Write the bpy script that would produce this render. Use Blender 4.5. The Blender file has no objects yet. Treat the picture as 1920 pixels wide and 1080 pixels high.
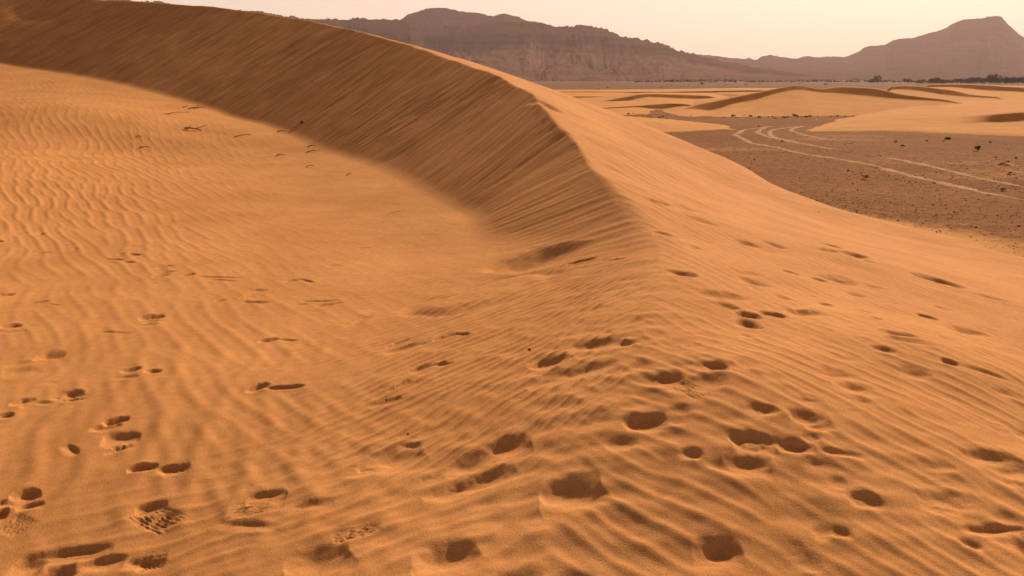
import bpy, math, random
import numpy as np
from mathutils import Vector

random.seed(4)
RNG = np.random.default_rng(7)
C = bpy.context.scene.collection
scene = bpy.context.scene

# ------------------------------------------------------------------ camera
CZ = 4.0                                   # eye height over the gravel plain
F_PX = 1600.0
PITCH = math.atan((540 - 148) / F_PX)
cam_data = bpy.data.cameras.new("camera")
cam_data.sensor_width = 36.0
cam_data.lens = 36.0 * F_PX / 1920.0
cam_data.clip_start = 0.05
cam_data.clip_end = 40000.0
cam = bpy.data.objects.new("camera", cam_data)
cam.location = (0, 0, CZ)
cam.rotation_euler = (math.pi / 2 - PITCH, 0, 0)
C.objects.link(cam)
scene.camera = cam

# ------------------------------------------------------------------ light
SUN_EL = math.radians(27.0)
SUN_AZ = math.radians(28.0)                # to the right of straight ahead (+Y)
world = bpy.data.worlds.new("World")
scene.world = world
world.use_nodes = True
wn, wl = world.node_tree.nodes, world.node_tree.links
wn.clear()
sky = wn.new('ShaderNodeTexSky')
sky.sky_type = 'NISHITA'
sky.sun_disc = False
sky.sun_elevation = SUN_EL
sky.sun_rotation = SUN_AZ
sky.altitude = 700
sky.air_density = 1.2
sky.dust_density = 8.0
sky.ozone_density = 0.3
tint = wn.new('ShaderNodeMix'); tint.data_type = 'RGBA'; tint.blend_type = 'MULTIPLY'
tint.inputs[0].default_value = 1.0
# dust hangs low: the band at the horizon is pale cream, the sky above it a dimmer warm tone
tc = wn.new('ShaderNodeTexCoord'); sx = wn.new('ShaderNodeSeparateXYZ'); cr = wn.new('ShaderNodeValToRGB')
cr.color_ramp.elements[0].position = 0.10; cr.color_ramp.elements[0].color = (1.0, 0.93, 1.0, 1)
cr.color_ramp.elements[1].position = 0.30; cr.color_ramp.elements[1].color = (0.80, 0.58, 0.46, 1)
wl.new(tc.outputs['Generated'], sx.inputs[0]); wl.new(sx.outputs['Z'], cr.inputs['Fac']); wl.new(cr.outputs['Color'], tint.inputs[7])
veil = wn.new('ShaderNodeMix'); veil.data_type = 'RGBA'
vf = wn.new('ShaderNodeMapRange'); vf.inputs['From Min'].default_value = 0.10; vf.inputs['From Max'].default_value = 0.26
vf.inputs['To Min'].default_value = 0.84; vf.inputs['To Max'].default_value = 0.0
wl.new(sx.outputs['Z'], vf.inputs['Value']); wl.new(vf.outputs['Result'], veil.inputs[0])
veil.inputs[7].default_value = (11.3, 9.4, 7.8, 1)
bg = wn.new('ShaderNodeBackground')
bg.inputs['Strength'].default_value = 0.07
wo = wn.new('ShaderNodeOutputWorld')
wl.new(sky.outputs[0], tint.inputs[6])
wl.new(tint.outputs[2], veil.inputs[6]); wl.new(veil.outputs[2], bg.inputs['Color'])
wl.new(bg.outputs[0], wo.inputs['Surface'])

sun_data = bpy.data.lights.new("sun", 'SUN')
sun_data.energy = 4.2
sun_data.angle = math.radians(2.0)
sun_data.color = (1.0, 0.86, 0.66)
sun = bpy.data.objects.new("sun", sun_data)
sd = Vector((math.sin(SUN_AZ) * math.cos(SUN_EL), math.cos(SUN_AZ) * math.cos(SUN_EL), math.sin(SUN_EL)))
sun.rotation_euler = sd.to_track_quat('Z', 'Y').to_euler()
sun.location = (20, 40, 60)
C.objects.link(sun)

scene.cycles.diffuse_bounces = 3
scene.view_settings.view_transform = 'Standard'
scene.view_settings.look = 'None'
scene.view_settings.gamma = 1.0
scene.view_settings.exposure = 0.35

# ------------------------------------------------------------------ geometry of a sight line
SP, CP = math.sin(PITCH), math.cos(PITCH)

def ray(u, v):
    """direction through a point of the photograph, scaled to one metre of depth (+Y)"""
    a, b = (u - 960) / F_PX, (540 - v) / F_PX
    y = CP + b * SP
    return np.array([a / y, 1.0, (b * CP - SP) / y])

def at(u, v, Y):
    d = ray(u, v) * Y
    return np.array([d[0], d[1], d[2] + CZ])

def at_z(u, v, z):
    """where the sight line meets the level z metres below the eye (z negative)"""
    d = ray(u, v)
    Y = z / d[2]
    return np.array([d[0] * Y, Y, z + CZ])

def project(x, y, z):
    zz = z - CZ
    dep = np.maximum(y * CP - zz * SP, 0.05)
    return 960 + F_PX * x / dep, 540 - F_PX * (y * SP + zz * CP) / dep

# ------------------------------------------------------------------ noise
PERM = RNG.permutation(256).astype(np.int32)
PERM = np.concatenate([PERM, PERM])
GA = RNG.uniform(0, 2 * math.pi, 256)
GX, GY = np.cos(GA), np.sin(GA)

def perlin(x, y, seed=0):
    x = np.asarray(x, dtype=np.float64) + seed * 17.31
    y = np.asarray(y, dtype=np.float64) + seed * 9.77
    xi, yi = np.floor(x).astype(np.int64), np.floor(y).astype(np.int64)
    xf, yf = x - xi, y - yi
    u = xf * xf * xf * (xf * (xf * 6 - 15) + 10)
    v = yf * yf * yf * (yf * (yf * 6 - 15) + 10)
    def g(ix, iy, dx, dy):
        h = PERM[PERM[ix & 255] + (iy & 255)]
        return GX[h] * dx + GY[h] * dy
    n00 = g(xi, yi, xf, yf); n10 = g(xi + 1, yi, xf - 1, yf)
    n01 = g(xi, yi + 1, xf, yf - 1); n11 = g(xi + 1, yi + 1, xf - 1, yf - 1)
    return ((n00 * (1 - u) + n10 * u) * (1 - v) + (n01 * (1 - u) + n11 * u) * v) * 1.5

def fbm(x, y, octs=4, seed=0, gain=0.5):
    s, a = 0.0, 1.0
    for k in range(octs):
        s = s + a * perlin(x * 2 ** k, y * 2 ** k, seed + k * 3)
        a *= gain
    return s

def sstep(a, b, x):
    t = np.clip((x - a) / (b - a), 0, 1)
    return t * t * (3 - 2 * t)

def ripple(x, y, crest_dir, lam, seed, spread=0.16, nw=16, lspread=0.10, sharp=0.3):
    """wind ripples: a narrow band of waves whose phase alone is kept, so lines wander, fork and end"""
    r = np.random.default_rng(seed)
    na = math.atan2(crest_dir[1], crest_dir[0]) - math.pi / 2
    re = np.zeros_like(x); im = np.zeros_like(x)
    for k in range(nw):
        a = na + r.normal(0, spread)
        q = 2 * math.pi / lam * (1 + r.normal(0, lspread))
        p = q * (math.cos(a) * x + math.sin(a) * y) + r.uniform(0, 2 * math.pi)
        re += np.cos(p); im += np.sin(p)
    amp = np.tanh(np.hypot(re, im) / math.sqrt(nw) * 1.1)
    ph = np.arctan2(im, re)
    return amp * (np.cos(ph + 0.35 * np.sin(ph)) + sharp * np.cos(2 * ph))

class Spline:
    """thin plate through scattered points"""
    def __init__(self, pts, vals, reg=1e-3):
        P = np.array(pts, float)[:, :2]; n = len(P)
        self.m = P.mean(0); self.s = P.std()
        P = (P - self.m) / self.s
        d2 = ((P[:, None] - P[None]) ** 2).sum(-1)
        K = 0.5 * d2 * np.log(d2 + 1e-12) + reg * np.eye(n)
        A = np.zeros((n + 3, n + 3)); A[:n, :n] = K
        A[:n, n] = 1; A[:n, n + 1:] = P; A[n, :n] = 1; A[n + 1:, :n] = P.T
        b = np.zeros(n + 3); b[:n] = vals
        self.w = np.linalg.solve(A, b); self.P = P
    def __call__(self, x, y):
        sh = np.shape(x)
        x = (np.ravel(x) - self.m[0]) / self.s; y = (np.ravel(y) - self.m[1]) / self.s
        out = np.empty_like(x)
        for i in range(0, len(x), 20000):
            a, b = x[i:i + 20000, None], y[i:i + 20000, None]
            d2 = (a - self.P[:, 0]) ** 2 + (b - self.P[:, 1]) ** 2 + 1e-12
            n = len(self.P)
            out[i:i + 20000] = (0.5 * d2 * np.log(d2)) @ self.w[:n] + self.w[n] + self.w[n + 1] * a[:, 0] + self.w[n + 2] * b[:, 0]
        return out.reshape(sh)

# ------------------------------------------------------------------ mesh helpers
def grid_faces(nr, nc):
    i = np.arange(nr - 1)[:, None] * nc + np.arange(nc - 1)[None]
    return np.stack([i, i + 1, i + 1 + nc, i + nc], -1).reshape(-1, 4)

def mesh_from(name, verts, faces, mat, smooth=True, parent=None):
    me = bpy.data.meshes.new(name)
    verts = np.ascontiguousarray(verts, dtype=np.float32).reshape(-1, 3)
    faces = np.ascontiguousarray(faces, dtype=np.int32)
    k = faces.shape[1]
    me.vertices.add(len(verts)); me.vertices.foreach_set('co', verts.ravel())
    me.loops.add(faces.size); me.loops.foreach_set('vertex_index', faces.ravel())
    me.polygons.add(len(faces))
    me.polygons.foreach_set('loop_start', np.arange(0, faces.size, k, dtype=np.int32))
    me.polygons.foreach_set('loop_total', np.full(len(faces), k, dtype=np.int32))
    me.update(calc_edges=True)
    me.polygons.foreach_set('use_smooth', np.full(len(faces), smooth, dtype=bool))
    me.materials.append(mat)
    o = bpy.data.objects.new(name, me)
    C.objects.link(o)
    if parent: o.parent = parent
    return o

def point_attr(o, name, vals):
    a = o.data.attributes.new(name, 'FLOAT', 'POINT')
    a.data.foreach_set('value', np.ascontiguousarray(vals, dtype=np.float32).ravel())

def structure(o, label, cat='terrain'):
    o['kind'] = 'structure'; o['label'] = label; o['category'] = cat
    return o

def tag(o, label, cat, group=None, kind=None):
    o['label'] = label; o['category'] = cat
    if group: o['group'] = group
    if kind: o['kind'] = kind
    return o

# ------------------------------------------------------------------ materials
def new_mat(name, rough=0.95, spec=0.1):
    m = bpy.data.materials.new(name); m.use_nodes = True
    b = m.node_tree.nodes['Principled BSDF']
    b.inputs['Roughness'].default_value = rough
    b.inputs['Specular IOR Level'].default_value = spec
    return m, m.node_tree.nodes, m.node_tree.links, b

def noise_node(n, l, vec, scale, detail=2.0, rough=0.5):
    t = n.new('ShaderNodeTexNoise'); t.inputs['Scale'].default_value = scale
    t.inputs['Detail'].default_value = detail; t.inputs['Roughness'].default_value = rough
    l.new(vec, t.inputs['Vector']); return t.outputs['Fac']

def ramp(n, l, fac, stops):
    r = n.new('ShaderNodeValToRGB'); e = r.color_ramp.elements
    while len(e) < len(stops): e.new(0.5)
    for k, (p, c) in enumerate(stops):
        e[k].position = p; e[k].color = (*c, 1)
    l.new(fac, r.inputs['Fac']); return r.outputs['Color']

def mixc(n, l, fac, a, b, mode='MIX'):
    x = n.new('ShaderNodeMix'); x.data_type = 'RGBA'; x.blend_type = mode
    for sock, val in ((x.inputs[0], fac), (x.inputs[6], a), (x.inputs[7], b)):
        if isinstance(val, (int, float)): sock.default_value = val
        elif isinstance(val, tuple): sock.default_value = (*val, 1)
        else: l.new(val, sock)
    return x.outputs[2]

def bump(n, l, h, dist, strength=1.0, normal=None):
    b = n.new('ShaderNodeBump'); b.inputs['Distance'].default_value = dist
    b.inputs['Strength'].default_value = strength
    l.new(h, b.inputs['Height'])
    if normal: l.new(normal, b.inputs['Normal'])
    return b.outputs['Normal']

SAND_A, SAND_B = (0.56, 0.246, 0.082), (0.66, 0.302, 0.108)

def sand_material():
    m, n, l, b = new_mat('orange_sand', 0.95, 0.035)
    co = n.new('ShaderNodeTexCoord').outputs['Object']
    broad = noise_node(n, l, co, 0.8, 4)
    col = ramp(n, l, broad, [(0.3, SAND_A), (0.7, SAND_B)])
    mid = ramp(n, l, noise_node(n, l, co, 14.0, 3), [(0.3, (0.93, 0.92, 0.90)), (0.7, (1.06, 1.06, 1.06))])
    col = mixc(n, l, 1.0, col, mid, 'MULTIPLY')
    grain = ramp(n, l, noise_node(n, l, co, 170.0, 2, 0.7), [(0.25, (0.62, 0.58, 0.55)), (0.5, (1, 1, 1)), (0.78, (1.30, 1.32, 1.38))])
    col = mixc(n, l, 1.0, col, grain, 'MULTIPLY')
    sk = n.new('ShaderNodeAttribute'); sk.attribute_name = 'streak_shade'      # runnel shading painted as darker and lighter bands down the slip face
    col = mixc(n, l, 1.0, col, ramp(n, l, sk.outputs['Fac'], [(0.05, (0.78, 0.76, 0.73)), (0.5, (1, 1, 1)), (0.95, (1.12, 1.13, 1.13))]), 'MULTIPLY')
    l.new(col, b.inputs['Base Color'])
    nb = bump(n, l, noise_node(n, l, co, 120.0, 2, 0.6), 0.004, 0.55)
    nb = bump(n, l, noise_node(n, l, co, 28.0, 3), 0.010, 0.14, nb)
    l.new(nb, b.inputs['Normal'])
    return m

def far_sand_material():
    m, n, l, b = new_mat('pale_orange_sand', 0.95, 0.02)
    co = n.new('ShaderNodeTexCoord').outputs['Object']
    col = ramp(n, l, noise_node(n, l, co, 0.35, 5), [(0.3, (0.58, 0.260, 0.082)), (0.7, (0.67, 0.310, 0.103))])
    col = mixc(n, l, 1.0, col, ramp(n, l, noise_node(n, l, co, 6.0, 3), [(0.3, (0.9, 0.9, 0.9)), (0.7, (1.08, 1.08, 1.08))]), 'MULTIPLY')
    l.new(col, b.inputs['Base Color'])
    l.new(bump(n, l, noise_node(n, l, co, 3.0, 4), 0.06, 0.5), b.inputs['Normal'])
    return m

def plain_material():
    m, n, l, b = new_mat('gravelly_desert_soil', 0.95, 0.02)
    co = n.new('ShaderNodeTexCoord').outputs['Object']
    base = ramp(n, l, noise_node(n, l, co, 0.10, 6, 0.6), [(0.3, (0.210, 0.085, 0.026)), (0.7, (0.300, 0.122, 0.038))])
    grit = ramp(n, l, noise_node(n, l, co, 3.2, 6, 0.85), [(0.36, (0.40, 0.36, 0.33)), (0.5, (1, 1, 1)), (0.72, (1.35, 1.32, 1.28))])
    base = mixc(n, l, 1.0, base, grit, 'MULTIPLY')
    at_ = n.new('ShaderNodeAttribute'); at_.attribute_name = 'sand'
    rag = n.new('ShaderNodeMath'); rag.operation = 'MULTIPLY_ADD'
    nz = noise_node(n, l, co, 1.6, 5, 0.65)
    sub = n.new('ShaderNodeMath'); sub.operation = 'SUBTRACT'; sub.inputs[1].default_value = 0.5
    l.new(nz, sub.inputs[0]); l.new(sub.outputs[0], rag.inputs[0]); rag.inputs[1].default_value = 1.1
    l.new(at_.outputs['Fac'], rag.inputs[2])
    mr = n.new('ShaderNodeMapRange'); mr.inputs['From Min'].default_value = 0.25; mr.inputs['From Max'].default_value = 0.8
    l.new(rag.outputs[0], mr.inputs['Value'])
    col = mixc(n, l, mr.outputs['Result'], base, (0.59, 0.275, 0.092))
    far = n.new('ShaderNodeAttribute'); far.attribute_name = 'far'
    farc = ramp(n, l, noise_node(n, l, co, 0.02, 5, 0.6), [(0.3, (0.150, 0.074, 0.042)), (0.7, (0.265, 0.130, 0.075))])
    col = mixc(n, l, far.outputs['Fac'], col, farc)
    l.new(col, b.inputs['Base Color'])
    l.new(bump(n, l, noise_node(n, l, co, 4.0, 6, 0.7), 0.05, 0.7), b.inputs['Normal'])
    return m

def rock_material(name, c0, c1, scale):
    m, n, l, b = new_mat(name, 1.0, 0.0)
    co = n.new('ShaderNodeTexCoord').outputs['Object']
    col = ramp(n, l, noise_node(n, l, co, scale, 8, 0.65), [(0.32, c0), (0.68, c1)])
    mp = n.new('ShaderNodeMapping'); mp.inputs['Scale'].default_value = (0.25, 0.25, 7.0); l.new(co, mp.inputs['Vector'])   # rock beds
    col = mixc(n, l, 1.0, col, ramp(n, l, noise_node(n, l, mp.outputs[0], scale, 5, 0.6), [(0.35, (0.78, 0.78, 0.78)), (0.65, (1.18, 1.18, 1.18))]), 'MULTIPLY')
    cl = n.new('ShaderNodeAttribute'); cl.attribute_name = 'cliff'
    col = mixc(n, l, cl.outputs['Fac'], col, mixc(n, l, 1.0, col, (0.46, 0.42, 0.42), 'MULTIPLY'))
    l.new(col, b.inputs['Base Color'])
    l.new(bump(n, l, noise_node(n, l, co, scale * 4, 7, 0.7), 1.5 / max(scale * 100, 0.5), 0.8), b.inputs['Normal'])
    return m

def plain_colour(name, c0, c1, scale, rough=0.9):
    m, n, l, b = new_mat(name, rough, 0.1)
    co = n.new('ShaderNodeTexCoord').outputs['Object']
    l.new(ramp(n, l, noise_node(n, l, co, scale, 3), [(0.35, c0), (0.65, c1)]), b.inputs['Base Color'])
    return m

M_SAND, M_FAR, M_PLAIN = sand_material(), far_sand_material(), plain_material()
M_ROCK_FRONT = rock_material('brown_mountain_rock', (0.120, 0.061, 0.044), (0.215, 0.116, 0.086), 0.012)
M_ROCK_BACK = rock_material('mauve_mountain_rock', (0.060, 0.028, 0.024), (0.110, 0.054, 0.045), 0.010)
M_LEAF = plain_colour('dry_grey_green_leaf', (0.070, 0.044, 0.020), (0.130, 0.085, 0.040), 9.0)
M_TREE = plain_colour('dark_tree_leaf', (0.028, 0.034, 0.020), (0.060, 0.062, 0.036), 1.5)
M_WOOD = plain_colour('dry_brown_wood', (0.09, 0.055, 0.03), (0.17, 0.11, 0.06), 20.0)
M_STRAW = plain_colour('bleached_dry_stalk', (0.40, 0.27, 0.15), (0.55, 0.40, 0.24), 20.0)
M_STONE = plain_colour('dark_brown_stone', (0.08, 0.046, 0.026), (0.20, 0.105, 0.058), 3.0)

# ------------------------------------------------------------------ the near dune: shape
CREST = [(1245, 450, 9.3), (1130, 330, 13.0), (1072, 257, 16.2), (1041, 227, 17.6), (1019, 202, 19.2), (1003, 180, 21.0), (930, 140, 25.0),
         (800, 95, 31.0), (680, 60, 36.5), (560, 35, 41.0), (420, 15, 44.8), (300, 5, 47.5),
         (150, -3, 50.2), (0, -10, 52.6), (-200, -18, 54.5), (-450, -22, 55.5)]
FOOT = [(1010, 520, 9.5), (905, 430, 13.0), (870, 392, 14.9), (850, 382, 15.4), (822, 368, 16.3), (790, 350, 17.6), (690, 305, 21.6),
        (570, 262, 26.0), (440, 220, 31.0), (325, 183, 34.5), (190, 150, 38.5), (60, 128, 42.0),
        (-80, 108, 44.5), (-230, 95, 46.0), (-430, 80, 47.0), (-700, 70, 47.0)]
crest = np.array([at(*p) for p in CREST]); foot = np.array([at(*p) for p in FOOT])
arc = np.concatenate([[0], np.cumsum(np.linalg.norm(np.diff(crest[:, :2], axis=0), axis=1))])
# slip face: a plane of loose sand from the crest to the foot, and on below the hollow's floor
P_ = []
for k in range(len(crest)):
    c, f = crest[k], foot[k]
    P_ += [c, c + (c - f) * 0.3, c * 0.5 + f * 0.5, f + np.array([0, 0, 0.02]), f + (f - c) * 0.5 - np.array([0, 0, 0.05])]
NEAR_RIDGE = [(1245, 500, -1.76), (1205, 600, -1.78), (1130, 800, -1.91), (1010, 1080, -2.09)]
for u, v, z in NEAR_RIDGE: P_.append(at_z(u, v, z))
for u, v, z in [(870, 570, -2.27), (760, 700, -2.24), (660, 850, -2.28), (480, 1000, -2.35), (1000, 640, -2.05), (950, 800, -2.08), (1080, 560, -2.0), (860, 900, -2.19)]:
    P_.append(at_z(u, v, z))
P_ += [np.array([2.2, 2.0, CZ - 1.5]), np.array([3.0, 6.0, CZ - 1.25]), np.array([-2.8, 7.0, CZ - 2.9]), np.array([-2.6, 4.0, CZ - 2.75]), np.array([-2.6, 2.2, CZ - 2.7]), np.array([0.2, 0.0, CZ - 2.15])]
S_SLIP = Spline(P_, [p[2] for p in P_], 2e-5)
L = []
for k in range(len(crest)):
    c, f = crest[k], foot[k]
    L += [f, f + (c - f) * 0.5 * np.array([1, 1, 0.12])]
for u, v, z in [(870, 570, -2.28), (750, 700, -2.25), (640, 850, -2.28), (450, 1000, -2.34), (0, 1080, -2.42),
                (300, 1080, -2.40), (600, 1080, -2.36), (0, 850, -2.33), (250, 850, -2.32), (0, 700, -2.26), (300, 700, -2.26),
                (550, 700, -2.27), (0, 520, -2.28), (300, 500, -2.29), (600, 480, -2.33), (760, 470, -2.35),
                (600, 370, -2.30), (300, 380, -2.22), (0, 400, -2.15), (400, 300, -2.08), (200, 280, -1.85), (0, 300, -1.72),
                (-400, 700, -2.2), (-400, 400, -1.9), (950, 800, -2.27), (1000, 1060, -2.38)]:
    L.append(at_z(u, v, z))
L += [at(0, 200, 26.0), at(200, 215, 26.5), at(-300, 250, 24.0), np.array([-4, 0, CZ - 2.4]), np.array([0.2, 0.0, CZ - 2.4]), np.array([2, 6.0, CZ - 2.3])]
S_FLOOR = Spline(L, [p[2] for p in L], 2e-5)
def S_L(x, y):
    a, b = S_SLIP(x, y), S_FLOOR(x, y)
    k = 0.10 + 0.25 * (1 - sstep(9.0, 13.0, y))
    h = np.maximum(k - np.abs(a - b), 0) / k
    return np.maximum(a, b) + h * h * k * 0.25
# windward side
R = [p for p in crest]
for u, v, z in NEAR_RIDGE: R.append(at_z(u, v, z))
for u, v, z in [(1920, 1080, -2.15), (1500, 1080, -2.11), (1900, 850, -2.08), (1500, 850, -1.95), (1900, 700, -2.10), (1650, 700, -1.95),
                (1400, 700, -1.80), (1400, 560, -1.92), (1600, 560, -2.20), (1800, 540, -2.62), (1350, 470, -1.95), (1500, 440, -2.45), (1650, 470, -2.65),
                (1920, 545, -3.15), (1920, 492, -3.92), (1780, 447, -3.98), (2200, 600, -3.8), (2200, 900, -2.6), (1300, 380, -1.95), (1400, 400, -2.45)]:
    R.append(at_z(u, v, z))
R += [at(1620, 405, 24.0), at(1400, 317, 29.0), at(1450, 346, 28.0), at(1520, 373, 25.0), at(1700, 447, 21.0), np.array([10.5, 30.0, CZ - 4.4]), np.array([11.0, 34.0, CZ - 4.6]), np.array([10.6, 26.5, CZ - 4.25]), at(1240, 251, 33.0), at(1120, 212, 28.0), at(1250, 300, 23.0),
      np.array([14.0, 33.0, CZ - 4.6]), np.array([13.5, 27.0, CZ - 4.5]), np.array([12.0, 42.0, CZ - 4.6]), np.array([8.0, 50.0, CZ - 4.3]), np.array([2.0, 46.0, CZ - 2.4]),
      np.array([-8.0, 56.0, CZ - 0.8]), np.array([-20.0, 64.0, CZ + 0.6]), np.array([-36.0, 68.0, CZ + 1.2]), np.array([0.0, 62.0, CZ - 4.6]), np.array([-20, 85, CZ - 4.6]),
      np.array([-3.0, 8.0, CZ - 1.3]), np.array([-3, 3, CZ - 1.35]), np.array([-6, 18, CZ - 0.9]), np.array([-14, 27, CZ + 0.9]), np.array([-24, 36, CZ + 3.4]), np.array([0.2, 0.0, CZ - 2.15]), np.array([3, 0, CZ - 2.2])]
S_R = Spline(R, [p[2] for p in R], 2e-5)
# place on the slip face: metres along the crest, and 0 at the crest to 1 at the foot
mid = crest * 0.5 + foot * 0.5; over = crest + (crest - foot) * 0.3; past = foot + (foot - crest) * 0.5
Q = np.concatenate([crest, foot, mid, over, past])
SLIP_S = Spline(Q, np.tile(arc, 5), 1e-4)
SLIP_T = Spline(Q, np.concatenate([arc * 0, arc * 0 + 1, arc * 0 + 0.5, arc * 0 - 0.3, arc * 0 + 1.5]), 1e-4)

def smin(a, b, k):
    h = np.maximum(k - np.abs(a - b), 0) / k
    return np.minimum(a, b) - h * h * k * 0.25

def base_height(x, y):
    a, b = S_L(x, y), S_R(x, y)
    k = 0.04 + 0.24 * (1 - sstep(6.5, 14.0, y))
    return smin(a, b, k), a, b

def hit(u, v):
    """first point where the sight line meets the near dune"""
    u = np.atleast_1d(np.array(u, float)); v = np.atleast_1d(np.array(v, float))
    Ys = np.geomspace(1.6, 60, 500)
    D = np.array([ray(a, b) for a, b in zip(u, v)])
    X = D[:, 0:1] * Ys; Y = np.broadcast_to(Ys, X.shape).copy(); Z = D[:, 2:3] * Ys + CZ
    below = Z < base_height(X, Y)[0]
    k = np.argmax(below, 1); k = np.where(below.any(1), k, 499)
    i = np.arange(len(u))
    k0 = np.maximum(k - 1, 0)
    ga = Z[i, k0] - base_height(X[i, k0], Y[i, k0])[0]; gb = Z[i, k] - base_height(X[i, k], Y[i, k])[0]
    t = np.clip(ga / (ga - gb + 1e-9), 0, 1)
    Yh = Y[i, k0] * (1 - t) + Y[i, k] * t
    return np.stack([D[:, 0] * Yh, Yh, D[:, 2] * Yh + CZ], 1)

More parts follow.
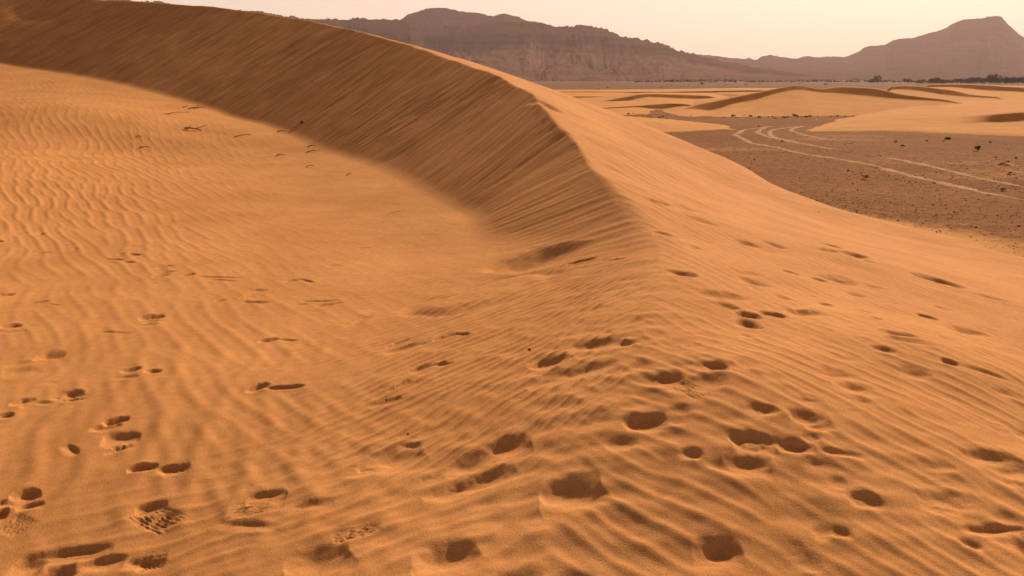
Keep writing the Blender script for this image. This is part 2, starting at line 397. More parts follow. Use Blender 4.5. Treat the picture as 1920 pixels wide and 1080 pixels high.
# far rim of each foot mark (two ends), its breadth, depth, and edge softness (0 crisp, 1 wind-worn)
PRINTS = [
 # trodden floor of the hollow
 (-4,551,29,549,.15,.07,0),(2,610,40,607,.15,.07,0),(2,623,48,618,.08,.018,0),(70,661,122,657,.18,.10,.2),(8,682,54,672,.10,.05,.2),(5,692,62,682,.18,.06,.4),
 (258,595,304,589,.17,.10,0),(250,609,300,605,.09,.02,0),(188,621,246,622,.07,.025,0),(52,568,88,564,.08,.03,0),(94,570,114,571,.06,.02,0),
 (64,474,92,471,.10,.04,0),(98,477,126,473,.08,.025,0),(113,459,138,456,.09,.03,0),(132,466,144,464,.08,.04,0),(18,440,50,436,.08,.03,0),(64,440,77,437,.12,.06,0),(-4,449,9,452,.1,.05,0),
 (200,484,238,486,.10,.04,0),(218,476,234,474,.08,.04,0),(244,475,267,477,.09,.05,0),(234,489,256,492,.08,.03,0),(288,503,318,497,.1,.03,0),(286,516,323,508,.1,.04,0),
 (338,517,362,513,.09,.05,0),(372,518,456,520,.08,.03,0),(395,524,452,527,.07,.02,0),(532,526,567,521,.09,.05,0),(566,521,592,528,.08,.04,0),
 (455,565,506,565,.1,.035,0),(466,544,498,541,.12,.04,0),(568,564,634,561,.09,.035,0),(588,573,637,565,.09,.045,0),(482,638,520,632,.10,.05,0),(526,634,560,637,.08,.03,0),
 (225,693,262,686,.10,.05,0),(275,692,306,691,.09,.05,0),(212,705,260,703,.07,.025,0),(457,733,495,719,.11,.07,0),(498,727,572,723,.07,.035,0),
 (17,754,62,743,.12,.07,0),(62,751,102,752,.07,.025,0),(-6,777,28,773,.09,.04,0),(115,736,158,729,.15,.08,0),(113,749,165,743,.07,.025,0),(192,791,238,780,.10,.08,0),
 (170,803,226,793,.08,.03,.2),(198,816,263,808,.18,.10,.1),(194,847,248,831,.07,.025,0),(130,832,152,849,.07,.025,0),(240,878,296,866,.09,.06,0),(300,875,357,871,.10,.045,0),
 (18,928,74,914,.17,.10,0),(-4,941,42,937,.07,.03,0),(30,951,82,938,.08,.035,0),(-8,956,18,952,.14,.08,0),(256,951,311,936,.11,.09,0),(466,926,536,912,.15,.11,0),
 (538,940,622,928,.12,.06,.4),(60,1037,213,1017,.14,.07,.1),(82,1042,196,1032,.08,.03,.2),(35,1047,92,1042,.18,.09,.2),(94,1064,152,1060,.18,.09,.4),(154,1052,240,1037,.13,.06,.1),
 (248,1046,316,1044,.10,.05,.2),(533,1042,640,1012,.28,.13,.3),(398,976,442,968,.08,.03,.3),(420,974,522,979,.08,.035,.2),
 # foot of the slope
 (645,612,690,590,.11,.03,0),(716,662,786,642,.12,.05,.1),(720,653,757,637,.09,.03,0),(808,638,849,624,.11,.06,.1),(850,626,886,624,.08,.035,.1),(765,696,806,681,.10,.04,.1),(804,682,852,678,.08,.03,.1),
 (1062,496,1118,482,.10,.06,.1),(1126,487,1176,483,.07,.025,0),(1072,647,1166,632,.19,.09,.3),(1150,638,1195,642,.1,.04,.4),(988,685,1058,663,.15,.08,.3),(1015,704,1142,671,.20,.11,.4),(985,719,1050,696,.12,.05,.5),
 (1224,702,1282,700,.14,.08,.3),(688,757,746,740,.13,.07,.1),(752,828,792,829,.08,.04,.2),(676,850,788,830,.26,.11,.4),(640,876,718,860,.12,.05,.6),(905,830,988,811,.24,.13,.3),
 (825,873,905,840,.20,.09,.4),(740,917,830,866,.12,.05,.5),(795,922,950,872,.16,.08,.3),(1012,908,1112,882,.32,.15,.4),(1172,783,1247,773,.18,.11,.3),(1138,822,1192,816,.12,.05,.6),(768,1042,877,1008,.24,.13,.4),
 (925,1076,1012,1068,.2,.08,.4),(1038,1076,1112,1070,.2,.08,.4),
 # windward side
 (1200,368,1246,379,.14,.08,.3),(1244,379,1302,391,.16,.06,.5),(1308,375,1347,384,.14,.06,.4),(1283,402,1342,419,.14,.05,.4),(1230,432,1272,443,.10,.05,.3),(1282,455,1312,462,.10,.05,.3),
 (1378,447,1423,459,.15,.08,.3),(1444,452,1483,466,.15,.08,.4),(1405,462,1462,467,.15,.04,.6),(1542,457,1582,468,.10,.06,.2),(1568,472,1613,479,.16,.09,.3),(1610,482,1648,496,.10,.03,.6),
 (1255,503,1313,514,.13,.08,.3),(1383,516,1438,530,.18,.09,.4),(1368,505,1408,509,.12,.04,.5),(1465,505,1497,513,.10,.05,.3),(1553,514,1613,533,.22,.10,.4),(1523,520,1552,528,.10,.04,.4),
 (1302,546,1382,553,.20,.07,.4),(1348,568,1392,581,.12,.04,.5),(1380,586,1423,592,.13,.09,.3),(1383,600,1426,607,.14,.10,.4),(1423,584,1472,591,.12,.08,.3),(1463,580,1520,581,.17,.11,.3),
 (1474,576,1494,562,.10,.04,.5),(1533,565,1558,570,.09,.05,.3),(1714,511,1812,538,.20,.10,.2),(1818,547,1882,563,.10,.03,.5),(1714,589,1752,598,.11,.05,.3),(1763,611,1816,618,.17,.09,.4),
 (1654,617,1710,625,.14,.08,.3),(1650,626,1742,641,.14,.05,.6),(1634,646,1682,655,.10,.05,.3),(1764,671,1797,680,.08,.05,.2),(1798,682,1902,716,.06,.02,.3),(1556,661,1612,668,.11,.04,.4),
 (1518,686,1592,691,.17,.08,.3),(1552,706,1627,717,.18,.09,.4),(1676,680,1737,690,.18,.09,.5),(1308,679,1363,681,.13,.09,.3),(1320,698,1372,713,.17,.06,.5),
 (1488,741,1532,739,.10,.05,.3),(1593,741,1627,743,.10,.05,.4),(1406,764,1446,757,.10,.06,.3),(1473,766,1542,771,.16,.09,.3),(1498,788,1548,786,.12,.06,.3),(1366,814,1438,812,.19,.12,.3),(1362,844,1438,852,.19,.09,.6),
 (1457,826,1520,831,.11,.06,.35),(1540,842,1620,851,.06,.02,.3),(1508,856,1582,869,.12,.03,.5),(1296,1013,1378,1010,.20,.12,.3),(1793,838,1897,851,.15,.09,.3),(1843,866,1924,865,.17,.11,.3),
 (1718,861,1772,863,.11,.04,.5),(1713,916,1792,923,.14,.06,.5),(1878,792,1930,801,.18,.08,.4),(1882,1012,1940,1000,.22,.13,.3),(1798,986,1912,983,.08,.045,.2),(1570,600,1600,607,.1,.03,.5),(1640,595,1660,600,.1,.03,.5),
]
RP = random.Random(17)
for k in range(46):                          # older, half filled dents along the trodden side of the crest
    u_ = RP.uniform(1240, 1900); v_ = RP.uniform(430, 1040); l_ = RP.uniform(22, 42) * (0.6 + v_ / 1400)
    if (u_ - 960) > (v_ - 330) * 4.2: continue
    PRINTS.append((u_, v_, u_ + l_, v_ + RP.uniform(2, 11), RP.uniform(.08, .14), RP.uniform(.022, .036), RP.uniform(.45, .7)))
for k in range(16):
    u_ = RP.uniform(0, 700); v_ = RP.uniform(440, 1060); l_ = RP.uniform(22, 40) * (0.5 + v_ / 1400)
    PRINTS.append((u_, v_, u_ + l_, v_ - RP.uniform(1, 6), RP.uniform(.06, .10), RP.uniform(.015, .03), RP.uniform(.1, .3)))
# boot-sole marks: centre, long axis end, sole breadth, number of bars
TREADS = [(292,970,330,985,.10,7),(30,985,2,1000,.10,6),(668,997,714,985,.06,6),(1290,728,1330,745,.09,5),(330,880,358,872,.08,5),(285,1052,312,1046,.09,5),(748,722,770,712,.09,6),
          (668,602,688,592,.10,5),(480,552,498,542,.12,4),(305,505,320,498,.10,4),(480,948,535,938,.09,5),(130,742,160,746,.08,4),(225,838,247,832,.05,5)]

# ------------------------------------------------------------------ the near dune: mesh
DENSE = math.radians(35)
th = np.concatenate([np.linspace(-1.25, -DENSE, 90, endpoint=False), np.linspace(-DENSE, DENSE, 1180), np.linspace(DENSE, 1.25, 91)[1:]])
rr = np.concatenate([np.geomspace(0.5, 2.3, 120, endpoint=False), np.geomspace(2.3, 60, 1300, endpoint=False), np.geomspace(60, 90, 60)])
TH, RR = np.meshgrid(th, rr)
X, Y = RR * np.sin(TH), RR * np.cos(TH)
Z0, ZL, ZR = base_height(X, Y)
U, V = project(X, Y, Z0)
S, T = SLIP_S(X, Y), SLIP_T(X, Y)
left = sstep(-0.02, 0.05, ZR - ZL)          # 1 on the hollow side of the crest
right = 1 - left

def blob(u0, v0, su, sv):
    return np.exp(-((U - u0) / su) ** 2 - ((V - v0) / sv) ** 2)

H = np.zeros_like(X)
# broad unevenness
calm = 1 - 0.93 * left * sstep(-0.1, 0.02, T) * (1 - sstep(1.0, 1.2, T)) * sstep(2.0, 5.0, S)
H += 0.030 * fbm(X * 0.45, Y * 0.45, 3, 11) * (0.4 + 0.6 * right) * calm
H += 0.004 * fbm(X * 2.2, Y * 2.2, 3, 21) * calm
lump = np.clip(blob(1000, 960, 420, 190) + 0.8 * blob(1150, 700, 220, 160) + 0.8 * blob(1700, 950, 300, 200), 0, 1)
H += lump * (0.011 * perlin(X * 2.6 + Y * 0.8, Y * 3.6, 31) + 0.014 * perlin(X * 5.0, Y * 7.0, 37))
# ripples of the hollow floor
wx = X + 0.09 * perlin(X * 0.7, Y * 0.5, 41); wy = Y + 0.09 * perlin(X * 0.7, Y * 0.5, 43)
floor_m = left * sstep(0.95, 1.2, T)
mL = floor_m * np.clip(1.0 * blob(120, 330, 330, 170) + 0.55 * blob(330, 800, 420, 260) + 0.12, 0, 1)
mL *= 1 - 0.8 * blob(650, 360, 210, 110)
H += mL * 0.0060 * ripple(wx, wy, (-0.52, 0.855), 0.235, 101, 0.08, 18)
mLn = floor_m * np.clip(blob(330, 850, 420, 240), 0, 1)
H += mLn * 0.0048 * ripple(wx, wy, (-0.12, 0.99), 0.30, 107, 0.2, 16)
mB = left * np.clip(blob(520, 1010, 420, 110) + 0.8 * blob(800, 930, 260, 130), 0, 1)
H += mB * 0.0042 * ripple(wx, wy, (0.90, 0.42), 0.17, 111, 0.16, 16)
# finer ripples up the slope of the hollow
mS = left * np.clip(blob(930, 660, 250, 150) + 0.8 * blob(760, 790, 200, 100) + 0.7 * blob(1080, 560, 150, 90), 0, 1)
H += mS * 0.0078 * ripple(X + 0.05 * perlin(X, Y, 51), Y, (0.62, 0.78), 0.095, 121, 0.12, 18)
H += left * blob(700, 560, 300, 130) * 0.0016 * ripple(X, Y, (0.75, 0.66), 0.085, 127, 0.15, 14)
# windward ripples
mR = np.clip(right + 0.5 * blob(1150, 760, 200, 200), 0, 1)
H += mR * np.clip(1 - sstep(700, 560, V) * 0.9, 0, 1) * 0.0037 * ripple(wx, wy, (-0.60, 0.80), 0.170, 131, 0.13, 18, 0.12, 0.30)
H += mR * sstep(840, 640, V) * (0.3 + 0.7 * sstep(300, 430, V)) * 0.0022 * ripple(X + 0.1 * perlin(X * .6, Y * .4, 61), Y, (-0.38, 0.92), 0.15, 137, 0.08, 18)
H += mR * blob(1250, 320, 170, 90) * 0.008 * ripple(X, Y, (-0.55, 0.84), 0.42, 139, 0.10, 14)
# runnels down the slip face
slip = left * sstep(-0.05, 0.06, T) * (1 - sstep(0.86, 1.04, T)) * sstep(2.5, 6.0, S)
warp = S + 0.12 * perlin(S * 0.35, T * 0.9, 71)
run = 0.016 * perlin(warp * 1.1, T * 0.6, 73) + 0.022 * perlin(warp * 2.4, T * 0.8, 75) + 0.018 * perlin(warp * 5.0, T * 1.2, 77)
for fq, am, sd_ in ((1.7, 0.030, 91), (3.3, 0.026, 93), (6.0, 0.013, 95)):
    g_ = np.abs(perlin(warp * fq, T * 0.9 + 3.0, sd_))
    run -= am * np.clip(1 - g_ * 5.0, 0, 1) * sstep(-0.2, 0.3, perlin(S * 0.7, T * 1.8, sd_ + 1))
far_s = sstep(9, 17, S)
for fq, tq, am, sd_ in ((2.0, 3.5, 0.030, 96), (4.2, 5.0, 0.022, 97), (8.0, 7.0, 0.012, 98)):
    run = run + far_s * am * perlin(warp * fq, T * tq, sd_)
patch = 0.45 + 0.55 * sstep(-0.35, 0.35, perlin(S * 0.45, T * 1.6, 81))
H += 0.72 * slip * patch * run * (0.55 + 0.45 * sstep(6, 16, S))
# strong steps that start at notches in the crest near the bend
for s0, wdt, amp in ((8.9, 0.16, 0.07), (8.1, 0.12, 0.06), (7.3, 0.14, 0.07), (9.9, 0.2, 0.05), (6.2, 0.12, 0.03), (5.0, 0.10, 0.02)):
    q = (S + 0.12 * perlin(T * 2, S * 0.5, 85) - s0) / wdt
    H -= left * sstep(0.0, 0.10, T) * (1 - sstep(0.55, 0.98, T)) * 0.42 * amp * np.where(q > 0, np.exp(-q * q * 0.25), np.exp(-q * q * 3))
# fine grain streaks on the slope in front of the shadow
nearslip = left * sstep(0.0, 0.1, T) * (1 - sstep(0.8, 1.1, T)) * (1 - sstep(3.5, 6.5, S))
H += nearslip * 0.010 * perlin(S * 5.5, T * 1.5, 87)
# a crumbled patch on the far left shoulder of the dune
H -= blob(75, 20, 45, 14) * left * 0.25

def stamp(e1, e2, w, d, soft, jit):
    """a foot mark: steep far wall at the rim e1-e2, floor rising gently towards the near lip, pushed-up rim"""
    c = (e1 + e2) / 2; ax = e2[:2] - e1[:2]; hl = np.linalg.norm(ax) / 2 + 1e-6; ax = ax / (2 * hl)
    nb = np.array([ax[1], -ax[0]])
    if nb @ c[:2] > 0: nb = -nb                 # towards the camera
    R_ = hl * 1.9 + w * 2.2
    r0 = math.hypot(c[0], c[1]); t0 = math.atan2(c[0], c[1])
    i0, i1 = np.searchsorted(rr, [max(r0 - R_, 0.5), r0 + R_]); j0, j1 = np.searchsorted(th, [t0 - R_ / r0, t0 + R_ / r0])
    if i1 <= i0 or j1 <= j0: return
    x = X[i0:i1, j0:j1] - c[0]; y = Y[i0:i1, j0:j1] - c[1]
    ws = 1.0 / max(w, 0.05)
    x = x + 0.08 * w * perlin(x * ws * 1.6, y * ws * 1.6, jit) + 0.03 * w * perlin(x * ws * 5, y * ws * 5, jit + 3)
    y = y + 0.08 * w * perlin(x * ws * 1.6, y * ws * 1.6, jit + 5) + 0.03 * w * perlin(x * ws * 5, y * ws * 5, jit + 7)
    a = (x * ax[0] + y * ax[1]) / (hl * (1.08 + 0.25 * soft)); b = (x * nb[0] + y * nb[1]) / w + 0.0 * a
    a1 = np.clip(1 - a * a, 0, 1)
    arch = 0.30 * (1 - np.sqrt(a1))
    q = (b + 0.10 - arch) / (1.20 - 1.3 * arch)                  # 0 on the far rim, 1 at the near lip
    wall = 0.24 + 0.42 * soft
    prof = sstep(-0.05, wall, q) * (1 - sstep(wall * 0.9, 1.05, q))
    hole = prof * a1 ** (0.75 + 0.6 * soft)
    lip = np.exp(-((q - 1.12) / 0.24) ** 2) * a1 * 0.10
    back = np.exp(-((q + 0.20) / 0.16) ** 2) * a1 * 0.10
    H[i0:i1, j0:j1] *= 1 - 0.75 * np.clip(hole * 1.4, 0, 1)
    H[i0:i1, j0:j1] += (0.41 - 0.16 * soft) * d * (1.5 if w < 0.11 and soft < 0.25 else 1.25 if soft >= 0.3 and w < 0.24 else 1.0) * (-hole + lip + back)

e1 = hit([p[0] for p in PRINTS], [p[1] for p in PRINTS]); e2 = hit([p[2] for p in PRINTS], [p[3] for p in PRINTS])
for k, p in enumerate(PRINTS):
    far_ = float(np.clip(e1[k][1] - 4.0, 0, 9)) if p[6] >= 0.2 else 0.0
    stamp(e1[k], e2[k], p[4] * (1.0 + 0.15 * p[6]) * (1 + 0.12 * far_), min(p[5], 0.36 * p[4] + 0.03) * (1 + 0.07 * far_), p[6], 100 + k)
t1 = hit([p[0] for p in TREADS], [p[1] for p in TREADS]); t2 = hit([p[2] for p in TREADS], [p[3] for p in TREADS])
for k, p in enumerate(TREADS):
    c = t1[k]; ax = t2[k][:2] - c[:2]; hl = max(np.linalg.norm(ax), 0.05); ax = ax / hl
    x, y = X - c[0], Y - c[1]
    sel = (np.abs(x) < 0.5) & (np.abs(y) < 0.5)
    a = (x[sel] * ax[0] + y[sel] * ax[1]) / hl; b = (x[sel] * -ax[1] + y[sel] * ax[0]) / p[4]
    env = np.clip(1 - np.abs(a) ** 4, 0, 1) * np.clip(1 - np.abs(b) ** 4, 0, 1)
    H[sel] += env * (-0.008 + 0.009 * np.sin(b * math.pi * p[5] * 1.25 + 2.0 * perlin(a * 2, b * 2, k)) * (0.35 + 0.65 * np.abs(np.sin(a * 7.0 + 2.0 * perlin(b * 2, a * 2, k + 40)))) * sstep(-0.35, 0.15, perlin(a * 2.2, b * 2.2, k + 60)))

# the slump scar and its tongue on the slope of the hollow
sc = hit([893, 1016], [505, 462])
stamp(sc[0], sc[1], 1.0, 0.36, 0.34, 902)
tg = hit([962, 945, 925, 898, 868, 842], [531, 538, 546, 556, 565, 570])
dmin = np.full_like(X, 9.0)
for k in range(5):
    for q in np.linspace(0, 1, 8, endpoint=False):
        c = tg[k] * (1 - q) + tg[k + 1] * q
        wob = 1 + 0.15 * perlin(X * 3, Y * 3, 907)
        dmin = np.minimum(dmin, np.hypot(X - c[0], Y - c[1]) * wob)
H += 0.034 * (1 - sstep(0.18, 0.42, dmin)) - 0.012 * np.exp(-((dmin - 0.46) / 0.08) ** 2)
# the scoop on the lit side of the crest
sa = hit([1016, 1060], [187, 213])
stamp(sa[0], sa[1], 0.40, 0.26, 0.4, 911)

near = np.stack([X, Y, Z0 + H], -1)
dune = structure(mesh_from('sand_dune', near, grid_faces(len(rr), len(th)), M_SAND), 'large curved orange sand dune with a sharp crest, rippled hollow and footprints', 'dune')

def dune_z(x, y):
    return base_height(np.atleast_1d(float(x)), np.atleast_1d(float(y)))[0][0]

# ------------------------------------------------------------------ the plain
def plain_z(x, y):
    r = np.hypot(x, y)
    h = 0.05 * fbm(x * 0.12, y * 0.12, 3, 201) + 0.02 * perlin(x * 0.9, y * 0.9, 207)
    return h * (1 + r * 0.004) * (1 - sstep(1200, 2200, r))

pth = np.linspace(-1.2, 1.2, 900); prr = np.geomspace(6, 12000, 900)
PT, PR = np.meshgrid(pth, prr)
PX, PY = PR * np.sin(PT), PR * np.cos(PT)
PZ = plain_z(PX, PY)
inside = PR < 88
gap = np.full_like(PX, 9.0)
gap[inside] = PZ[inside] - np.minimum(S_L(PX[inside], PY[inside]), S_R(PX[inside], PY[inside]))
PU, PV = project(PX, PY, PZ)
sand = 1.0 * np.exp(-np.clip(gap, 0, 9) / 0.16)
sand += 0.42 * sstep(0.1, 0.7, perlin(PX * 0.05, PY * 0.16, 211)) * sstep(20, 40, PR)
field = sstep(95, 135, PY) * (1 - sstep(330, 420, PY))
sand += field * (0.30 + 0.6 * perlin(PX * 0.02, PY * 0.03, 213))
sand = np.clip(sand, 0, 1) * (1 - sstep(350, 500, PR))
plain = structure(mesh_from('desert_plain', np.stack([PX, PY, PZ], -1), grid_faces(900, 900), M_PLAIN), 'flat brown gravel plain stretching from the dune to the mountains', 'plain')
point_attr(plain, 'sand', sand)
point_attr(dune, 'streak_shade', (0.5 + 0.5 * slip * np.clip(0.8 * perlin(warp * 3.6, T * 1.2, 191) + 0.9 * perlin(warp * 7.5, T * 2.0, 193) + 0.6 * perlin(warp * 13.0, T * 3.0, 195), -1, 1)))
point_attr(plain, 'far', sstep(180, 420, PR))

# wheel tracks: pale sand pressed into the gravel, shallow ribbons
def catmull(P, n):
    P = np.array(P, float); P = np.vstack([2 * P[0] - P[1], P, 2 * P[-1] - P[-2]])
    out = []
    for k in range(1, len(P) - 2):
        t = np.linspace(0, 1, n, endpoint=False)[:, None]
        a, b, c, d = P[k - 1], P[k], P[k + 1], P[k + 2]
        out.append(0.5 * (2 * b + (c - a) * t + (2 * a - 5 * b + 4 * c - d) * t * t + (3 * b - a - 3 * c + d) * t ** 3))
    out.append(P[-2][None]); return np.vstack(out)

M_TRACK = plain_colour('packed_pale_sand', (0.38, 0.18, 0.074), (0.54, 0.26, 0.108), 1.2, 1.0)

def track(pts, width, seed, label):
    P = catmull([at_z(u, v, -CZ)[:2] for u, v in pts], 60)
    tng = np.gradient(P, axis=0); tng /= np.linalg.norm(tng, axis=1)[:, None] + 1e-9
    nrm = np.stack([-tng[:, 1], tng[:, 0]], 1)
    s = np.concatenate([[0], np.cumsum(np.linalg.norm(np.diff(P, axis=0), axis=1))])
    w = width * (1 + 0.45 * perlin(s * 0.5, s * 0, seed) + 0.35 * perlin(s * 2.3, s * 0, seed + 1))
    w *= sstep(0, 3, s) * sstep(0, 3, s[-1] - s) + 0.05
    off = 0.15 * perlin(s * 0.35, s * 0, seed + 2) + 0.05 * perlin(s * 1.7, s * 0, seed + 3)
    rows = []
    for q in np.linspace(-1, 1, 9):
        p = P + nrm * (off + w * 0.5 * q * (1 + 0.25 * perlin(s * 3, s * 0 + q * 3, seed + 5)))[:, None]
        z = plain_z(p[:, 0], p[:, 1]) + 0.035 * (1 - abs(q) ** 3) - 0.012 + 0.012 * perlin(p[:, 0] * 4, p[:, 1] * 4, seed + 7)
        rows.append(np.column_stack([p, z]))
    o = mesh_from('vehicle_track', np.stack(rows), grid_faces(9, len(P))[:, ::-1], M_TRACK)
    structure(o, label, 'track'); return o
track([(1460,237),(1402,242),(1382,249),(1384,256),(1412,267),(1470,281),(1560,298),(1650,316),(1740,336),(1830,357),(1960,384)], 0.42, 301, 'nearest pale wheel track curving across the brown plain')
track([(1445,236),(1425,243),(1422,250),(1440,257),(1475,264),(1530,275),(1600,286)], 0.40, 311, 'second pale wheel track bending round from the dune tongue')
track([(1500,237),(1450,243),(1442,250),(1455,259),(1490,266),(1540,277)], 0.36, 316, 'short inner wheel track of the bend')
track([(1625,291),(1680,300),(1760,317),(1850,336),(1960,358)], 0.42, 321, 'far straight pale wheel track on the brown plain')
track([(1510,236),(1485,242),(1492,249),(1540,260),(1600,270)], 0.36, 331, 'outer wheel track curving past the tip of the dune')

# ------------------------------------------------------------------ low dunes out on the plain
def loft_dune(name_label, rows, seed, rough=0.05, nu=240, ends=2, lift=0.0):
    """rows from the near toe to the back toe, each a list of (u, v, Y); all rows share the number of stations"""
    for r0, r1 in zip(rows[:-1], rows[1:]):
        for k, p in enumerate(r1):
            if len(p) == 2:                      # a crest straight above its slip foot
                s1, s2 = ray(r0[k][0], r0[k][1])[2], ray(p[0], p[1])[2]
                r1[k] = (p[0], p[1], r0[k][2] * (0.52 - s1) / (0.52 - s2))
    lines = [catmull([at(*p) for p in r], nu // (len(r) - 1)) for r in rows]
    m = len(lines[0]); prof = []
    for a, b in zip(lines[:-1], lines[1:]):
        for t in np.linspace(0, 1, 14, endpoint=False): prof.append(a * (1 - t) + b * t)
    prof.append(lines[-1])
    G = np.stack(prof)
    for _ in range(2): 
        Gs = G.copy(); Gs[1:-1] = (G[:-2] + 2 * G[1:-1] + G[2:]) / 4; G = Gs
    run_ = np.linspace(0, 1, m); tp = sstep(0, 0.14, run_) * (1 - sstep(0.88, 1.0, run_) * (ends > 1))
    G[1:, :, 2] += lift; G[:, :, 2] = -0.06 + (G[:, :, 2] + 0.06) * tp
    G[:, :, 2] += rough * fbm(G[:, :, 0] * 0.12, G[:, :, 1] * 0.12, 4, seed) + 0.02 * perlin(G[:, :, 0] * 0.8, G[:, :, 1] * 0.8, seed + 9)
    o = mesh_from('sand_dune', G, grid_faces(G.shape[0], m), M_FAR)
    structure(o, name_label, 'dune'); return o

def toe(u, v, z=-4.06):
    p = at_z(u, v, z); return (u, v, p[1])
# main far dune with the shaded slip face under its crest
FD = [(1235,212,106),(1290,205,109),(1332,208,110),(1375,196,112),(1412,189,113),(1460,175,115),(1500,169.5,116),(1536,174,116),(1582,177,116),(1645,183,115),(1700,187,114),(1800,191,112),(1880,193,110)]
loft_dune('largest low dune on the plain, with a dark slip face under a wavy crest', [
  [toe(p[0] - 6, 224 - (p[0] - 1235) * 0.0175) for p in FD], FD,
  [(1235,209),(1287,198),(1345,187.5),(1395,177.5),(1432,170),(1468,163),(1499,159.5),(1537,166.5),(1576,161.5),(1640,164.5),(1697,177),(1800,188),(1880,191)],
  [(p[0], 190 - 18 * math.exp(-((p[0] - 1540) / 190) ** 2), 150) for p in FD]], 401, 0.04, 420)
# broad pale dune on the right
loft_dune('broad pale dune at the right edge of the plain with a shaded hollow', [
  [toe(1470,249),toe(1560,249),toe(1650,248),toe(1750,251),toe(1850,255),toe(1960,258),toe(2100,262)],
  [(1480,246.5,70.0),(1570,241,71.0),(1660,237,72.1),(1760,237,72.1),(1850,233,73.1),(1940,230,74.2),(2100,232,74.2)],
  [(1490,244,74.2),(1580,232,77.4),(1670,219,81.6),(1770,220,78.4),(1860,216),(1940,210),(2100,206)],
  [(1510,236,80.6),(1600,221,91.2),(1700,206,99.6),(1780,200,103.9),(1860,196,103.9),(1940,194,103.9),(2100,190,103.9)],
  [(1530,230,89.0),(1640,213,106.0),(1720,196,125.1),(1800,190,132.5),(1880,188,132.5),(1960,187,132.5),(2120,184,132.5)]], 411, 0.05, 260, 1, 0.10)
loft_dune('dune strip with a long dark slip face behind the largest far dune', [
  [toe(1630,203),toe(1720,202),toe(1780,202),toe(1840,201),toe(1900,200)],
  [(1640,170,150),(1700,169,152),(1765,178,152),(1825,183,150),(1900,185,148)],
  [(1640,166),(1700,160.5),(1775,167),(1830,178),(1900,184)],
  [(1640,168,190),(1700,166,200),(1780,168,200),(1840,172,195),(1900,176,190)]], 421, 0.04)
loft_dune('farthest dune on the right, below the grove', [
  [toe(1690,193),toe(1780,193),toe(1850,193),toe(1930,193),toe(2060,193)],
  [(1700,164,205),(1780,164,206),(1850,170,206),(1930,174,204),(2060,178,204)],
  [(1700,160),(1780,157.5),(1850,159),(1930,164),(2060,168)],
  [(1700,160,270),(1780,159,280),(1850,160,285),(1930,161,280),(2060,162,280)]], 431, 0.04, 240, 1)
loft_dune('small dune left of the largest far dune with a lens-shaped shadow', [
  [toe(1020,225),toe(1100,225),toe(1180,223),toe(1240,221),toe(1290,219),toe(1340,216)],
  [(1020,208,115),(1100,206,115),(1185,202,116),(1235,206,116),(1285,199,116),(1340,204,114)],
  [(1020,206),(1100,203),(1190,199),(1240,194),(1285,195),(1340,203)],
  [(1020,194,150),(1100,191,150),(1180,189,150),(1240,188,150),(1290,187,150),(1340,188,150)]], 441, 0.04, 260)
loft_dune('low dune with a dark wavy slip face beyond the lens-shaped shadow', [
  [toe(1040,206),toe(1120,205),toe(1165,204),toe(1215,203),toe(1290,202),toe(1380,201)],
  [(1040,194,151),(1120,192,152),(1165,192,152),(1215,183,154),(1290,186,154),(1380,186,154)],
  [(1040,192),(1120,190),(1170,181.5),(1210,176),(1290,177.5),(1380,182)],
  [(1040,184,190),(1120,182,192),(1165,178,195),(1215,174,200),(1290,174,200),(1380,175,200)]], 451, 0.04, 260)
loft_dune('thin dark-edged sand ridge just past the crest of the near dune', [
  [toe(960,195),toe(1060,194),toe(1120,193),toe(1200,193)],
  [(960,183,195),(1060,184,195),(1120,184,195),(1200,183,195)],
  [(960,180),(1060,180.5),(1120,180.5),(1200,181)],
  [(960,174,240),(1060,173,240),(1120,173,240),(1200,174,240)]], 461, 0.04)
loft_dune('long low sand ridge at the far side of the dune field', [
  [toe(940,184),toe(1100,183),toe(1240,183),toe(1400,181),toe(1580,181)],
  [(940,174,262),(1100,174,262),(1240,176,262),(1400,173,262),(1580,173,262)],
  [(940,172),(1100,171.5),(1240,172),(1400,169),(1580,171)],
  [(940,168,320),(1100,168,320),(1240,167,320),(1400,165,320),(1580,166,320)]], 471, 0.04)
# the low tongue beside the wheel tracks
loft_dune('low sand tongue running out towards the wheel tracks', [
  [toe(1060,262),toe(1150,257),toe(1230,251),toe(1310,247),toe(1390,243)],
  [(1060,254,65.7),(1150,244,67.3),(1235,244,68.9),(1310,243.5,71.0),(1388,241.8,72.7)],
  [(1060,240,68.9),(1150,230),(1240,232,73.7),(1310,236.5,75.3),(1386,240.4,73.6)],
  [toe(1060,219),toe(1150,219),toe(1240,224),toe(1310,231),toe(1384,239)]], 481, 0.02, 240, 2, 0.10)

